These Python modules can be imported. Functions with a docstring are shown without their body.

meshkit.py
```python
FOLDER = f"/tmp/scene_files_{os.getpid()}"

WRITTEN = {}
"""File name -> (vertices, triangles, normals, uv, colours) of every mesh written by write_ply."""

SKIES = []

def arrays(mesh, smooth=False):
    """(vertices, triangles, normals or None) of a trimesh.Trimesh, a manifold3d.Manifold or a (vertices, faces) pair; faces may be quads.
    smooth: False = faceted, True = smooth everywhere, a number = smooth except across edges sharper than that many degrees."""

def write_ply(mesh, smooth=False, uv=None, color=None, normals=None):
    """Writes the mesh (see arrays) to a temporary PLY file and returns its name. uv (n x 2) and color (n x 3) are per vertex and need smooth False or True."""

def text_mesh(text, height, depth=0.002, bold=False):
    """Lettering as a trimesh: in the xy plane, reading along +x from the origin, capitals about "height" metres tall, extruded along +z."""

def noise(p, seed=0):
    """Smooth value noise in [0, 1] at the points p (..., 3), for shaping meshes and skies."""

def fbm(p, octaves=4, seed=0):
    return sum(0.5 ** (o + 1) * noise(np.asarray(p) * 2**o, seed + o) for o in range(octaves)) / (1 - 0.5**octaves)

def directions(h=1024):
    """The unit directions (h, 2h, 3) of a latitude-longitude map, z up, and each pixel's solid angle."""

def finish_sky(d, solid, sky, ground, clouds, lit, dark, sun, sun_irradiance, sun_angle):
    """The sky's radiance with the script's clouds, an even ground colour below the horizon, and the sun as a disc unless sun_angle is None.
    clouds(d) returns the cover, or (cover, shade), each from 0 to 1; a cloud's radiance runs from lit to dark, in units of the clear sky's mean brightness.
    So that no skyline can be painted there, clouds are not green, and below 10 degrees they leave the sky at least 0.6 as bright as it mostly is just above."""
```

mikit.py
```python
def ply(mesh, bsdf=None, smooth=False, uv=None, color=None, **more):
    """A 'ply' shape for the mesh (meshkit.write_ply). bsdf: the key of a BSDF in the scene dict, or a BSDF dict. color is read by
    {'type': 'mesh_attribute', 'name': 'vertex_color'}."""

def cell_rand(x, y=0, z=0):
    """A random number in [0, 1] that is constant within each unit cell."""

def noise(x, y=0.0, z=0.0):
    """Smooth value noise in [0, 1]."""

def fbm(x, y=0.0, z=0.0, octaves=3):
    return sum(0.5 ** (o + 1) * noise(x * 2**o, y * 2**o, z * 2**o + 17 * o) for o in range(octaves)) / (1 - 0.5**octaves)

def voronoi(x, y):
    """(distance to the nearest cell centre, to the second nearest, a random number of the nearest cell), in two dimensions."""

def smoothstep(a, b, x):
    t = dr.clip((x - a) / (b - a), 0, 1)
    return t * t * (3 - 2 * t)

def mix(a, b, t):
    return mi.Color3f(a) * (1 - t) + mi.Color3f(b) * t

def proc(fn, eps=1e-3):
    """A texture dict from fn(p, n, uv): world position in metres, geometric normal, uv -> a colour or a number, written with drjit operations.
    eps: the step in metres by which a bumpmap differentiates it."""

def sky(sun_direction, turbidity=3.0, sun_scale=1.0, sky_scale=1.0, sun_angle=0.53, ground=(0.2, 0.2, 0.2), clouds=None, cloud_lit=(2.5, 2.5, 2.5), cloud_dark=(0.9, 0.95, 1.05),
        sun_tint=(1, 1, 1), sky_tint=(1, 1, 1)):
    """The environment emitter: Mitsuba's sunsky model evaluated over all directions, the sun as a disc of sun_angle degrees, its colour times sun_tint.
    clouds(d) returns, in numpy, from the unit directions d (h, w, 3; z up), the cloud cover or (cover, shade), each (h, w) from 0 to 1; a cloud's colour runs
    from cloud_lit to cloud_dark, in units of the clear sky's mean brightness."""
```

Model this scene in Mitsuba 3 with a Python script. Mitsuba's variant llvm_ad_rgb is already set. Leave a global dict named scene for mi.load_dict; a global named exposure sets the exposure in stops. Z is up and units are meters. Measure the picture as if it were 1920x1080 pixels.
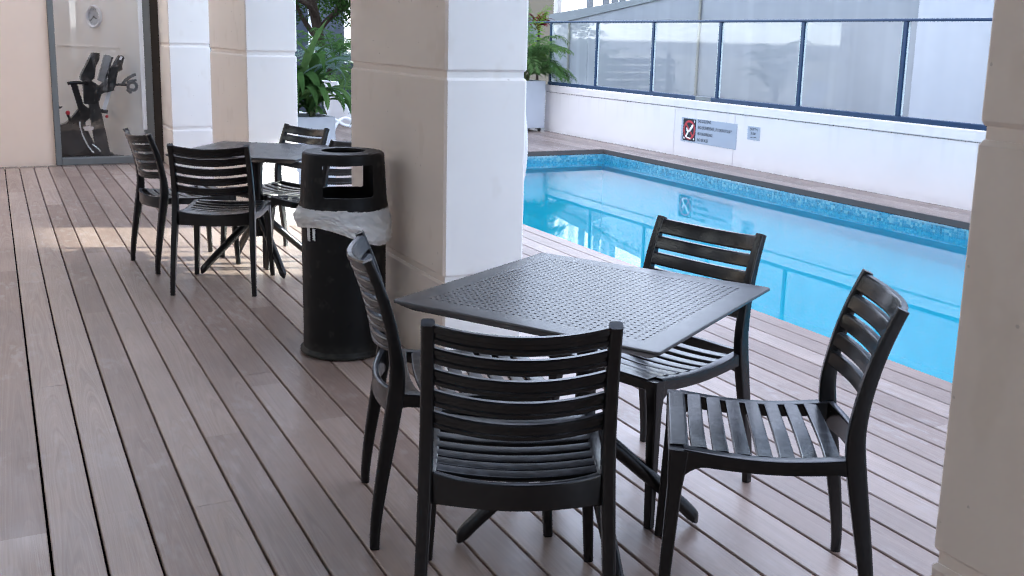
import math, random
import numpy as np, trimesh, drjit as dr, mitsuba as mi, manifold3d as m3
import mikit, meshkit
from mikit import proc, noise, fbm, cell_rand, smoothstep, mix, voronoi
from shapely.geometry import Polygon, box as sbox, Point, LineString

T = mi.ScalarTransform4f
scene, labels = {}, {}
PI = math.pi

# ------------------------------------------------------------------ camera, sky, exposure
YAW, PITCH, ROLL, FOCAL, CY = 0.4734, 0.1903, 0.0236, 1901.1, 437.2
EYE = np.array([0.0, 0.0, 1.44])
_f = np.array([math.sin(YAW) * math.cos(PITCH), math.cos(YAW) * math.cos(PITCH), -math.sin(PITCH)])
_r = np.array([math.cos(YAW), -math.sin(YAW), 0.0])
_u = np.cross(_r, _f)
UP = -_r * math.sin(ROLL) + _u * math.cos(ROLL)
scene['camera'] = {'type': 'perspective', 'fov_axis': 'x', 'fov': math.degrees(2 * math.atan(960 / FOCAL)),
                   'principal_point_offset_y': (540 - CY) / 1080.0, 'near_clip': 0.05, 'far_clip': 500.0,
                   'to_world': T().look_at(origin=EYE.tolist(), target=(EYE + _f).tolist(), up=UP.tolist())}
SUN_EL, SUN_AZ = math.radians(20.0), math.radians(-20.0)      # azimuth from +x


def cloud(d):
    n = meshkit.fbm(d * np.array([2.2, 2.2, 4.0]) + 3.1, 4, 5)
    return np.clip(0.50 + (n - 0.5) * 1.2, 0, 1), np.clip((meshkit.fbm(d * 3.0 + 9.0, 3, 8) - 0.42) * 1.6, 0, 0.8)


scene['sky'] = mikit.sky([math.cos(SUN_EL) * math.cos(SUN_AZ), math.cos(SUN_EL) * math.sin(SUN_AZ), math.sin(SUN_EL)], turbidity=3,
                         sun_scale=0.62, sky_scale=1.0, sun_angle=0.7, clouds=cloud, cloud_lit=(2.05, 2.12, 2.58), cloud_dark=(1.05, 1.12, 1.38), sun_tint=(0.60, 0.86, 1.38))
exposure = 4.93

# ------------------------------------------------------------------ helpers
count = {}


def key(name):
    n = count.get(name, 0)
    count[name] = n + 1
    return name if n == 0 else f'{name}_{n:03d}'


def add(name, mesh, bsdf, parent=None, smooth=False, **more):
    k = key(f'{parent}__{name}' if parent else name)
    scene[k] = mesh if isinstance(mesh, dict) else mikit.ply(mesh, 'mat_' + bsdf, smooth=smooth, **more)
    return k


def tag(k, label=None, category=None, group=None, kind=None):
    d = labels.setdefault(k, {})
    for n, v in (('label', label), ('category', category), ('group', group), ('kind', kind)):
        if v:
            d[n] = v
    return k


def thing(name, label, category, group=None):
    return tag(key(name), label, category, group)


def struct(name, mesh, bsdf, smooth=False):
    return tag(add(name, mesh, bsdf, None, smooth), kind='structure')


def cat(*ms):
    return trimesh.util.concatenate([m for m in ms])


def hull(pts):
    return trimesh.convex.convex_hull(np.asarray(pts, float))


def cbox(x0, x1, y0, y1, z0, z1, c=0.0):
    """Box with chamfered edges."""
    if c <= 0:
        m = trimesh.creation.box((x1 - x0, y1 - y0, z1 - z0))
        m.apply_translation(((x0 + x1) / 2, (y0 + y1) / 2, (z0 + z1) / 2))
        return m
    P = []
    for sx in (0, 1):
        for sy in (0, 1):
            for sz in (0, 1):
                x, y, z = (x0, x1)[sx], (y0, y1)[sy], (z0, z1)[sz]
                dx, dy, dz = c * (1 - 2 * sx), c * (1 - 2 * sy), c * (1 - 2 * sz)
                P += [(x + dx, y + dy, z), (x + dx, y, z + dz), (x, y + dy, z + dz)]
    return hull(P)


def sheet(x0, x1, y0, y1, z):
    return trimesh.Trimesh([(x0, y0, z), (x1, y0, z), (x1, y1, z), (x0, y1, z)], [(0, 1, 2), (0, 2, 3)], process=False)


def catmull(P, n):
    P = np.asarray(P, float)
    t = np.arange(len(P))
    from scipy.interpolate import CubicSpline
    return CubicSpline(t, P, axis=0)(np.linspace(0, len(P) - 1, n))


def loft(rings, cap=True, closed=True):
    """Skin a list of rings (k x 3)."""
    R = np.asarray(rings, float)
    n, k = R.shape[:2]
    V = R.reshape(-1, 3)
    F = []
    kk = k if closed else k - 1
    for i in range(n - 1):
        for j in range(kk):
            a, b = i * k + j, i * k + (j + 1) % k
            F += [(a, b, b + k), (a, b + k, a + k)]
    if cap and closed:
        V = np.vstack([V, R[0].mean(0), R[-1].mean(0)])
        for j in range(k):
            F.append((n * k, (j + 1) % k, j))
            F.append((n * k + 1, (n - 1) * k + j, (n - 1) * k + (j + 1) % k))
    m = trimesh.Trimesh(V, F, process=False)
    if cap and closed and m.volume < 0:
        m.invert()
    return m


def tube(P, r, sides=10, cap=True):
    P = np.asarray(P, float)
    r = np.broadcast_to(r, (len(P),))
    t = np.gradient(P, axis=0)
    t /= np.linalg.norm(t, axis=1, keepdims=True)
    a = np.cross(t[0], [0, 0, 1.0] if abs(t[0][2]) < 0.9 else [1.0, 0, 0])
    rings = []
    for p, tt, rr in zip(P, t, r):
        a = a - tt * (a @ tt)
        a /= np.linalg.norm(a)
        b = np.cross(tt, a)
        th = np.arange(sides) * 2 * PI / sides
        rings.append(p + rr * (np.cos(th)[:, None] * a + np.sin(th)[:, None] * b))
    return loft(rings, cap)


def rrect(w, h, c, seg=2):
    """Rounded rectangle outline, centred, in 2D."""
    c = min(c, w / 2 * 0.98, h / 2 * 0.98)
    out = []
    for (sx, sy, a0) in ((1, 1, 0), (-1, 1, 90), (-1, -1, 180), (1, -1, 270)):
        for q in range(seg + 1):
            a = math.radians(a0 + 90 * q / seg)
            out.append((sx * (w / 2 - c) + c * math.cos(a), sy * (h / 2 - c) + c * math.sin(a)))
    return np.array(out)


def bar(P, W, H, c=0.004, side=(1, 0, 0), seg=2):
    """Rounded-rectangle section swept along P: W across along 'side', H along the remaining axis."""
    P = np.asarray(P, float)
    n = len(P)
    W, H = np.broadcast_to(W, (n,)), np.broadcast_to(H, (n,))
    t = np.gradient(P, axis=0)
    t /= np.linalg.norm(t, axis=1, keepdims=True)
    rings = []
    for p, tt, w, h in zip(P, t, W, H):
        s = np.asarray(side, float)
        s = s - tt * (s @ tt)
        s /= np.linalg.norm(s)
        o = np.cross(tt, s)
        q = rrect(w, h, c, seg)
        rings.append(p + q[:, :1] * s + q[:, 1:] * o)
    return loft(rings)


def man(m):
    return m3.Manifold(m3.Mesh(np.asarray(m.vertices, np.float32), np.asarray(m.faces, np.uint32)))


def unman(m):
    k = m.to_mesh()
    return trimesh.Trimesh(k.vert_properties[:, :3], k.tri_verts, process=False)


def place(x, y, z, rot):
    return T().translate([x, y, z]).rotate([0, 0, 1], math.degrees(rot))


def moved(m, M):
    m = m.copy()
    m.apply_transform(np.asarray(M, float))
    return m


def frame(o, ex, ey, ez):
    M = np.eye(4)
    M[:3, 0], M[:3, 1], M[:3, 2], M[:3, 3] = ex, ey, ez, o
    return M


# ------------------------------------------------------------------ materials
def mat(name, d):
    scene['mat_' + name] = d
    return name


def rgb(*c):
    return {'type': 'rgb', 'value': list(c)}


def prin(color, rough=0.5, spec=0.5, **k):
    return {'type': 'principled', 'base_color': color if isinstance(color, dict) else rgb(*color), 'roughness': rough, 'specular': spec, **k}


def two(b):
    return {'type': 'twosided', 'bsdf': b}


def bump(b, fn, scale, eps=1e-3):
    return {'type': 'bumpmap', 'arbitrary': proc(fn, eps), 'scale': scale, 'bsdf': b}


PITCHB, X0B = 0.1346, 0.0605


def deck_col(p, n, uv):
    i = dr.floor((p.x - X0B) / PITCHB)
    seg = dr.floor((p.y + 7.3 * cell_rand(i, 3)) / 3.6)
    tone = cell_rand(i, seg, 5)
    base = mix((0.225, 0.157, 0.128), (0.355, 0.270, 0.228), tone)
    base = base * (0.93 + 0.14 * cell_rand(i, 9)) * dr.select((p.x > 7.2) | (p.y > 11.55), 0.55, 1.0)      # far edge boards darkened, shade put into the colour
    warp = fbm(p.x * 7 + tone * 31, p.y * 1.1, 2.0, 3)
    xl = (p.x - X0B) / PITCHB - i - 0.5 + 0.5 * (cell_rand(i, seg, 8) - 0.5)
    v = p.y * (0.9 + 1.2 * cell_rand(i, seg, 6)) * dr.select(cell_rand(i, 2) > 0.5, 1.0, -1.0) + xl * xl * (5.0 + 9.0 * cell_rand(i, seg, 4)) + warp * 2.2
    rings = 0.6 * noise(v * 9.0 + tone * 77, xl * 2.0, tone * 9) + 0.4 * noise(v * 24.0 + tone * 31, xl * 3.0, tone * 5)
    fine = noise(p.x * 420, p.y * 9, tone * 50)
    blot = fbm(p.x * 5.5, p.y * 3.2, 4.0, 4)
    scuff = smoothstep(0.50, 0.85, fbm(p.x * 34, p.y * 13, 7.0 + 3 * i, 5)) * smoothstep(0.35, 0.7, fbm(p.x * 3, p.y * 2.2, 1.0, 3))
    speck = smoothstep(0.93, 0.97, noise(p.x * 160, p.y * 120, 3.0))
    k = 0.82 + 0.34 * rings + 0.14 * (fine - 0.5) + 0.22 * (blot - 0.5)
    c = base * k
    return mix(c, (0.46, 0.43, 0.425), 0.22 * scuff + 0.06 * speck)


def deck_rough(p, n, uv):
    return 0.25 + 0.20 * fbm(p.x * 9, p.y * 5, 1.0, 3)


def deck_bump(p, n, uv):
    return 0.5 * noise(p.x * 210, p.y * 5, 0) + 0.5 * noise(p.x * 480, p.y * 14, 3.0)


mat('deck_wood', bump(prin(proc(deck_col), proc(deck_rough), 0.85), deck_bump, 0.0007))
mat('deck_edge', two(prin((0.085, 0.070, 0.067), 0.6, 0.3)))
mat('under_deck', two(prin((0.012, 0.010, 0.010), 0.9, 0.1)))


def stucco_bump(p, n, uv):
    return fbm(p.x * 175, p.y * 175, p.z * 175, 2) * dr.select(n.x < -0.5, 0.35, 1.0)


def stucco_col(p, n, uv):
    v = fbm(p.x * 1.7, p.y * 1.7, p.z * 1.1, 4)
    dirt = smoothstep(0.62, 0.75, fbm(p.x * 9, p.y * 9, p.z * 5 + 40, 4))
    spot = smoothstep(0.955, 0.975, noise(p.x * 34, p.y * 34, p.z * 34))
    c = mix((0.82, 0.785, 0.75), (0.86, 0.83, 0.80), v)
    c = dr.select(n.x < -0.5, mix((0.69, 0.60, 0.525), (0.75, 0.655, 0.58), v), c)      # walkway side: its shaded beige tone is put into the colour
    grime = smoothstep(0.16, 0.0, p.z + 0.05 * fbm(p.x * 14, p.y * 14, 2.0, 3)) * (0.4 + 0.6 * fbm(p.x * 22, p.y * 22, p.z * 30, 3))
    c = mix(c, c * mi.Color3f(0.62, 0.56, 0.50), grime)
    return mix(mix(c, c * mi.Color3f(0.86, 0.83, 0.79), 0.3 * dirt), (0.30, 0.26, 0.22), 0.45 * spot)


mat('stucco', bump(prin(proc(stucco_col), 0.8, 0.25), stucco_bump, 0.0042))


def wall_bump(p, n, uv):
    return fbm(p.x * 40, p.y * 40, p.z * 40, 3)


def white_wall_col(p, n, uv):
    v = fbm(p.y * 1.3, p.z * 2.0, 1.0, 4)
    drip = smoothstep(0.55, 0.8, noise(p.y * 16, p.z * 0.9, 5.0)) * smoothstep(0.25, 0.62, p.z)
    foot = smoothstep(0.10, 0.0, p.z) * fbm(p.y * 8, p.z * 10, 3.0, 3)
    c = mix((0.685, 0.64, 0.625), (0.74, 0.695, 0.68), v)
    return mix(c, (0.50, 0.47, 0.45), 0.16 * drip + 0.5 * foot)


mat('white_wall', bump(prin(proc(white_wall_col), 0.75, 0.25), wall_bump, 0.0015))


def gym_wall_col(p, n, uv):
    v = fbm(p.x * 1.5, p.z * 1.5, p.y, 3)
    return mix((0.86, 0.67, 0.54), (0.90, 0.71, 0.575), v)  # warm downlight glow put into the wall colour


mat('lamp_warm_wall', bump(two(prin(proc(gym_wall_col), 0.8, 0.2)), wall_bump, 0.0012))


mat('taupe_wall', bump(two(prin((0.72, 0.69, 0.66), 0.8, 0.2)), wall_bump, 0.0012))


def concrete_col(p, n, uv):
    v = fbm(p.y * 0.9, p.z * 0.8, p.x, 4)
    streak = noise(p.y * 9, p.z * 0.35, 2.0) * 0.6 + noise(p.y * 27, p.z * 0.5, 6.0) * 0.4
    c = mix((0.21, 0.235, 0.26), (0.32, 0.345, 0.375), v)
    run = smoothstep(0.62, 0.9, noise(p.y * 5.0, p.z * 0.15, 8.0))
    return mix(c * (0.965 + 0.07 * streak), (0.42, 0.45, 0.48), 0.18 * run)


mat('concrete', bump(prin(proc(concrete_col), 0.85, 0.2), wall_bump, 0.0015))


def concrete_pale_col(p, n, uv):
    v = fbm(p.y * 1.4, p.z * 1.2, p.x, 4)
    streak = noise(p.y * 12, p.z * 0.5, 2.0)
    return mix((0.38, 0.415, 0.465), (0.455, 0.485, 0.53), v) * (0.97 + 0.05 * streak)


mat('concrete_pale', bump(prin(proc(concrete_pale_col), 0.85, 0.2), wall_bump, 0.0012))
mat('flashing', prin((0.17, 0.195, 0.21), 0.55, 0.5))
mat('ochre_pipe', prin((0.22, 0.225, 0.20), 0.6, 0.4))


def plastic_col(p, n, uv):
    dust_sheen = (0.35 + 0.65 * smoothstep(0.4, 0.75, fbm(p.x * 24, p.y * 24, p.z * 24, 3))) * smoothstep(0.6, 1.0, n.z)  # settled dust, plus sky sheen on upward faces put into the colour
    return mix((0.0035, 0.0035, 0.004), (0.060, 0.064, 0.074), dust_sheen)


def fine_bump(p, n, uv):
    return noise(p.x * 700, p.y * 700, p.z * 700)


mat('black_plastic', bump(prin(proc(plastic_col), 0.22, 0.5), fine_bump, 0.00012, 4e-4))


def top_col(p, n, uv):
    g = noise(p.x * 14, p.y * 14, 3.0)
    dust_sheen = smoothstep(0.45, 0.8, fbm(p.x * 9, p.y * 9, 2.0, 4))
    return mix((0.033, 0.034, 0.037), (0.056, 0.057, 0.062), 0.5 * g + 0.4 * dust_sheen)


mat('table_plastic', bump(prin(proc(top_col), 0.30, 0.55), fine_bump, 0.00012, 4e-4))


def bin_col(p, n, uv):
    w = smoothstep(0.62, 0.8, fbm(p.x * 22, p.y * 22, p.z * 16, 4))
    low = smoothstep(0.09, 0.0, p.z)
    return mix((0.005, 0.005, 0.005), (0.08, 0.075, 0.06), dr.clip(0.18 * w + 0.5 * low * fbm(p.x * 40, p.y * 40, p.z * 40, 2), 0, 1))


mat('bin_plastic', bump(two(prin(proc(bin_col), 0.42, 0.22)), fine_bump, 0.0006, 4e-4))
def bag_op(p, n, uv):
    a = dr.atan2(p.y - 4.385, p.x - 1.386)
    low = 0.607 + 0.035 * dr.cos(a + 2.84) + 0.012 * fbm(p.x * 12, p.y * 12, 1.0, 2)
    return 0.72 + 0.14 * fbm(p.x * 30, p.y * 30, p.z * 30, 2) + 0.18 * smoothstep(low + 0.008, low - 0.008, p.z)


mat('bag_plastic', {'type': 'mask', 'opacity': proc(bag_op), 'bsdf': {'type': 'principledthin', 'base_color': rgb(0.90, 0.88, 0.85), 'roughness': 0.35, 'diff_trans': 0.6, 'spec_trans': 0.0}})
mat('paper', two(prin((0.7, 0.7, 0.7), 0.8, 0.2)))


def blue_col(p, n, uv):
    return mix((0.004, 0.026, 0.070), (0.007, 0.034, 0.09), fbm(p.x * 3, p.y * 3, p.z * 3, 3))


mat('blue_paint', prin(proc(blue_col), 0.35, 0.5))
mat('glass_pane', {'type': 'thindielectric', 'int_ior': 1.5})
mat('glass_edge', two(prin((0.50, 0.58, 0.58), 0.3, 0.6)))
mat('gap_dark', two(prin((0.02, 0.02, 0.02), 0.9, 0.1)))


def tile_col(p, n, uv):
    s = 0.0245
    a = p.y * dr.abs(n.x) + p.x * dr.abs(n.y)
    i, j = dr.floor(a / s), dr.floor(p.z / s)
    r = cell_rand(i, j, 4)
    q = cell_rand(i, j, 7)
    c = mix((0.025, 0.20, 0.32), (0.06, 0.30, 0.41), r)
    c = mix(c, (0.15, 0.38, 0.44), smoothstep(0.78, 0.84, q))
    c = mix(c, (0.03, 0.17, 0.25), smoothstep(0.14, 0.10, q))
    fa, fz = a / s - i, p.z / s - j
    g = dr.maximum(dr.abs(fa - 0.5), dr.abs(fz - 0.5))
    lime = smoothstep(-0.10, -0.065, p.z) * smoothstep(0.35, 0.7, fbm(a * 6, p.z * 40, 2.0, 3))
    c = mix(c, (0.50, 0.55, 0.52), 0.5 * lime)
    return mix(c, (0.20, 0.36, 0.42), 0.8 * smoothstep(0.44, 0.48, g))


mat('pool_mosaic', two(prin(proc(tile_col), 0.2, 0.6)))


def basin_col(p, n, uv):
    return mix((0.003, 0.46, 0.58), (0.005, 0.49, 0.61), fbm(p.x * 2, p.y * 2, p.z * 2, 3))


mat('pool_paint', two(prin(proc(basin_col), 0.7, 0.2)))
mat('water', {'type': 'dielectric', 'int_ior': 1.33, 'ext_ior': 1.0})
mat('alu', prin((0.20, 0.21, 0.21), 0.4, 0.5, metallic=0.3))
mat('white_metal', prin((0.80, 0.81, 0.83), 0.35, 0.5))
mat('dark_brown', prin((0.045, 0.035, 0.028), 0.5, 0.4))
mat('sign_plate', prin((0.36, 0.40, 0.47), 0.45, 0.5, metallic=0.2))
mat('ink', prin((0.018, 0.022, 0.03), 0.6, 0.3))
mat('sign_red', prin((0.42, 0.035, 0.045), 0.5, 0.4))
mat('sign_white', prin((0.82, 0.82, 0.82), 0.5, 0.4))
mat('ring_red', prin((0.62, 0.10, 0.08), 0.5, 0.4))
mat('gym_paint', two(prin((0.76, 0.725, 0.68), 0.7, 0.3)))
mat('gym_floor', two(prin((0.05, 0.05, 0.055), 0.6, 0.3)))
mat('machine_black', prin((0.005, 0.005, 0.005), 0.35, 0.4))
mat('machine_dark', prin((0.022, 0.021, 0.020), 0.4, 0.4))
mat('machine_grip', prin((0.06, 0.065, 0.07), 0.4, 0.4))
mat('machine_grey', prin((0.22, 0.22, 0.22), 0.4, 0.5))
mat('chrome', {'type': 'roughconductor', 'material': 'Al', 'alpha': 0.12})
mat('red_knob', prin((0.5, 0.02, 0.03), 0.4, 0.5))
mat('screen_navy', prin((0.010, 0.010, 0.035), 0.15, 0.6))
mat('clock_face', prin((0.42, 0.44, 0.47), 0.5, 0.4))
mat('planter_white', prin((0.42, 0.455, 0.51), 0.4, 0.5))
mat('soil', prin((0.03, 0.02, 0.015), 0.95, 0.1))


def leaf_mat(name, a, b, tr=0.35, sc=11.0):
    def col(p, n, uv):
        return mix(a, b, fbm(p.x * sc, p.y * sc, p.z * sc, 3))
    mat(name, {'type': 'principledthin', 'base_color': proc(col), 'roughness': 0.35, 'diff_trans': tr * 2, 'spec_trans': 0.0})


leaf_mat('leaf_dark', (0.025, 0.070, 0.020), (0.085, 0.160, 0.050))
leaf_mat('leaf_bright', (0.07, 0.16, 0.02), (0.16, 0.28, 0.05))
leaf_mat('leaf_palm', (0.055, 0.125, 0.04), (0.15, 0.24, 0.085))
leaf_mat('leaf_silver', (0.12, 0.20, 0.16), (0.22, 0.30, 0.26))
leaf_mat('leaf_tree', (0.010, 0.028, 0.008), (0.03, 0.06, 0.015))
leaf_mat('leaf_red', (0.06, 0.006, 0.012), (0.15, 0.014, 0.025), 0.15)


def bark_col(p, n, uv):
    return mix((0.018, 0.012, 0.009), (0.05, 0.036, 0.027), fbm(p.x * 25, p.y * 25, p.z * 6, 3))


mat('bark', prin(proc(bark_col), 0.9, 0.2))
mat('stem_green', prin((0.10, 0.11, 0.05), 0.7, 0.3))
mat('far_white', prin((0.80, 0.80, 0.80), 0.8, 0.2))
mat('far_navy', prin((0.035, 0.045, 0.07), 0.25, 0.5))
mat('far_grey', prin((0.075, 0.068, 0.062), 0.8, 0.2))
mat('slat_dark', prin((0.035, 0.042, 0.06), 0.5, 0.4))
mat('ceiling_paint', two(prin((0.52, 0.515, 0.51), 0.8, 0.2)))


def ground_col(p, n, uv):
    return mix((0.10, 0.10, 0.095), (0.16, 0.155, 0.145), fbm(p.x, p.y, 0.0, 4))


mat('ground_mat', prin(proc(ground_col), 0.9, 0.2))

# ------------------------------------------------------------------ setting: ground, deck, pool
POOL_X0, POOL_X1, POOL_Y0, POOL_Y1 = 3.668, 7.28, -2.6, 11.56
WALL_X = 7.83
struct('ground', cat(sheet(-150, 250, -150, 250, -2.0)), 'ground_mat')
struct('driveway', cbox(8.03, 60, -40, 80, -1.9, -0.3), 'ground_mat')
deck = struct('deck', cat(sheet(-2.8, POOL_X0 - 0.03, -3.0, 24.0, -0.075), sheet(POOL_X0 - 0.03, WALL_X, POOL_Y1 + 0.03, 24.0, -0.075),
                          sheet(POOL_X1 + 0.03, WALL_X, -3.0, POOL_Y1 + 0.03, -0.075)), 'under_deck')


def plank_mesh(x0, x1, y0, y1, z1=0.0, t=0.024, c=0.003):
    xs = [(x0, z1 - t), (x1, z1 - t), (x1, z1 - c), (x1 - c, z1), (x0 + c, z1), (x0, z1 - c)]
    return loft([[(x, y, z) for x, z in xs] for y in (y0, y1)])


rnd = random.Random(4)
GAP = 0.0080


def plank_column(x0, x1, spans):
    for (ya, yb) in spans:
        cuts = [ya]
        y = ya + rnd.uniform(2.2, 4.8)
        while y < yb - 1.6:
            cuts.append(y)
            y += rnd.uniform(3.6, 5.4)
        cuts.append(yb)
        for a, b in zip(cuts[:-1], cuts[1:]):
            dz = rnd.uniform(-0.0009, 0.0)
            add('plank', plank_mesh(x0, x1, a + 0.0007, b - 0.0007, dz), 'deck_wood', deck)


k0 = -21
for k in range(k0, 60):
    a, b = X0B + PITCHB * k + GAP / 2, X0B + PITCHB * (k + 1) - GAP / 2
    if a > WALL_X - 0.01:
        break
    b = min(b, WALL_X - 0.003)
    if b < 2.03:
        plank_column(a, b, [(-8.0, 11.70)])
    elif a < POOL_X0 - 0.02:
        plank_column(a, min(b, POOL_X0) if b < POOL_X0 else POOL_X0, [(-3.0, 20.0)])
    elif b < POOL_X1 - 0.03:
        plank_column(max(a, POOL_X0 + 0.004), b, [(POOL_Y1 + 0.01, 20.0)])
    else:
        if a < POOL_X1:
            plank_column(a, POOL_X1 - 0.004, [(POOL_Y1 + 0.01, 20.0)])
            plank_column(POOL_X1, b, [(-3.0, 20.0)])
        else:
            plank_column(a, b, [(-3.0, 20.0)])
# dark bull-nose fascia boards round the pool, set just under the plank ends
FZ0, FZ1 = -0.062, -0.026
add('edge_board', cbox(POOL_X1 - 0.012, POOL_X1 - 0.002, -3.0, POOL_Y1 - 0.013, FZ0, -0.003, 0.002), 'deck_edge', deck)
add('edge_board', cbox(POOL_X0, POOL_X1 - 0.002, POOL_Y1 - 0.0125, POOL_Y1 + 0.008, FZ0, -0.003, 0.002), 'deck_edge', deck)
add('edge_board', cbox(POOL_X0 - 0.03, POOL_X0 + 0.001, -3.0, POOL_Y1, FZ0, FZ1 + 0.001, 0.002), 'deck_edge', deck)

WATER = -0.143
pb = []
zt, zb, zf = -0.0625, -0.215, -1.35
x0, x1, y0, y1 = POOL_X0 + 0.012, POOL_X1 - 0.016, POOL_Y0, POOL_Y1 - 0.018


def quad(a, b, c, d):
    return trimesh.Trimesh([a, b, c, d], [(0, 1, 2), (0, 2, 3)], process=False)


def wallring(z0, z1):
    return cat(quad((x0, y0, z0), (x0, y1, z0), (x0, y1, z1), (x0, y0, z1)), quad((x0, y1, z0), (x1, y1, z0), (x1, y1, z1), (x0, y1, z1)),
               quad((x1, y1, z0), (x1, y0, z0), (x1, y0, z1), (x1, y1, z1)), quad((x1, y0, z0), (x0, y0, z0), (x0, y0, z1), (x1, y0, z1)))


pool = struct('pool', cat(wallring(zf, zb), sheet(x0, x1, y0, y1, zf)), 'pool_paint')
add('mosaic_band', wallring(zb, zt), 'pool_mosaic', pool)
nx, ny = 64, 240
gx, gy = np.meshgrid(np.linspace(x0 - 0.003, x1 + 0.003, nx), np.linspace(y0 - 0.003, y1 + 0.003, ny), indexing='ij')
pp = np.stack([gx, gy, gx * 0], -1)
gz = WATER + 0.0006 * (meshkit.fbm(pp * np.array([1.6, 1.6, 1]), 2, 3) - 0.5) + 0.00012 * (meshkit.fbm(pp * np.array([5.0, 5.0, 1]), 2, 9) - 0.5)
I, J = np.meshgrid(np.arange(nx - 1), np.arange(ny - 1), indexing='ij')
q = np.stack([I * ny + J, (I + 1) * ny + J, (I + 1) * ny + J + 1, I * ny + J + 1], -1).reshape(-1, 4)
struct('water', trimesh.Trimesh(np.stack([gx, gy, gz], -1).reshape(-1, 3), np.vstack([q[:, [0, 1, 2]], q[:, [0, 2, 3]]]), process=False), 'water', smooth=True)

# ------------------------------------------------------------------ pillars and covered walkway
PX0, PX1 = 1.65, 2.028


def pillar(y0, y1, label, PX1=PX1):
    t = thing('pillar', label, 'pillar', 'rendered pillars along the covered deck')
    g, c, d = 0.013, 0.010, 0.012
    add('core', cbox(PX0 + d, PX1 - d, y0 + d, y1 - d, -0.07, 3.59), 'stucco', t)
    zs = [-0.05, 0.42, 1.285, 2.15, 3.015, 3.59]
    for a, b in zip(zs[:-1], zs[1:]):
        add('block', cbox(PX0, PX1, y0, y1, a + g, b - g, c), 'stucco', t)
    return t


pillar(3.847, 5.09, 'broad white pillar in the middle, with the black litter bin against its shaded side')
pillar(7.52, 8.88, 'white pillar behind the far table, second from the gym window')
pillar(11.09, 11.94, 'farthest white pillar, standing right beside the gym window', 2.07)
pillar(0.07, 1.31, 'nearest pillar, beige and cut off by the right edge of the photo')

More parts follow.
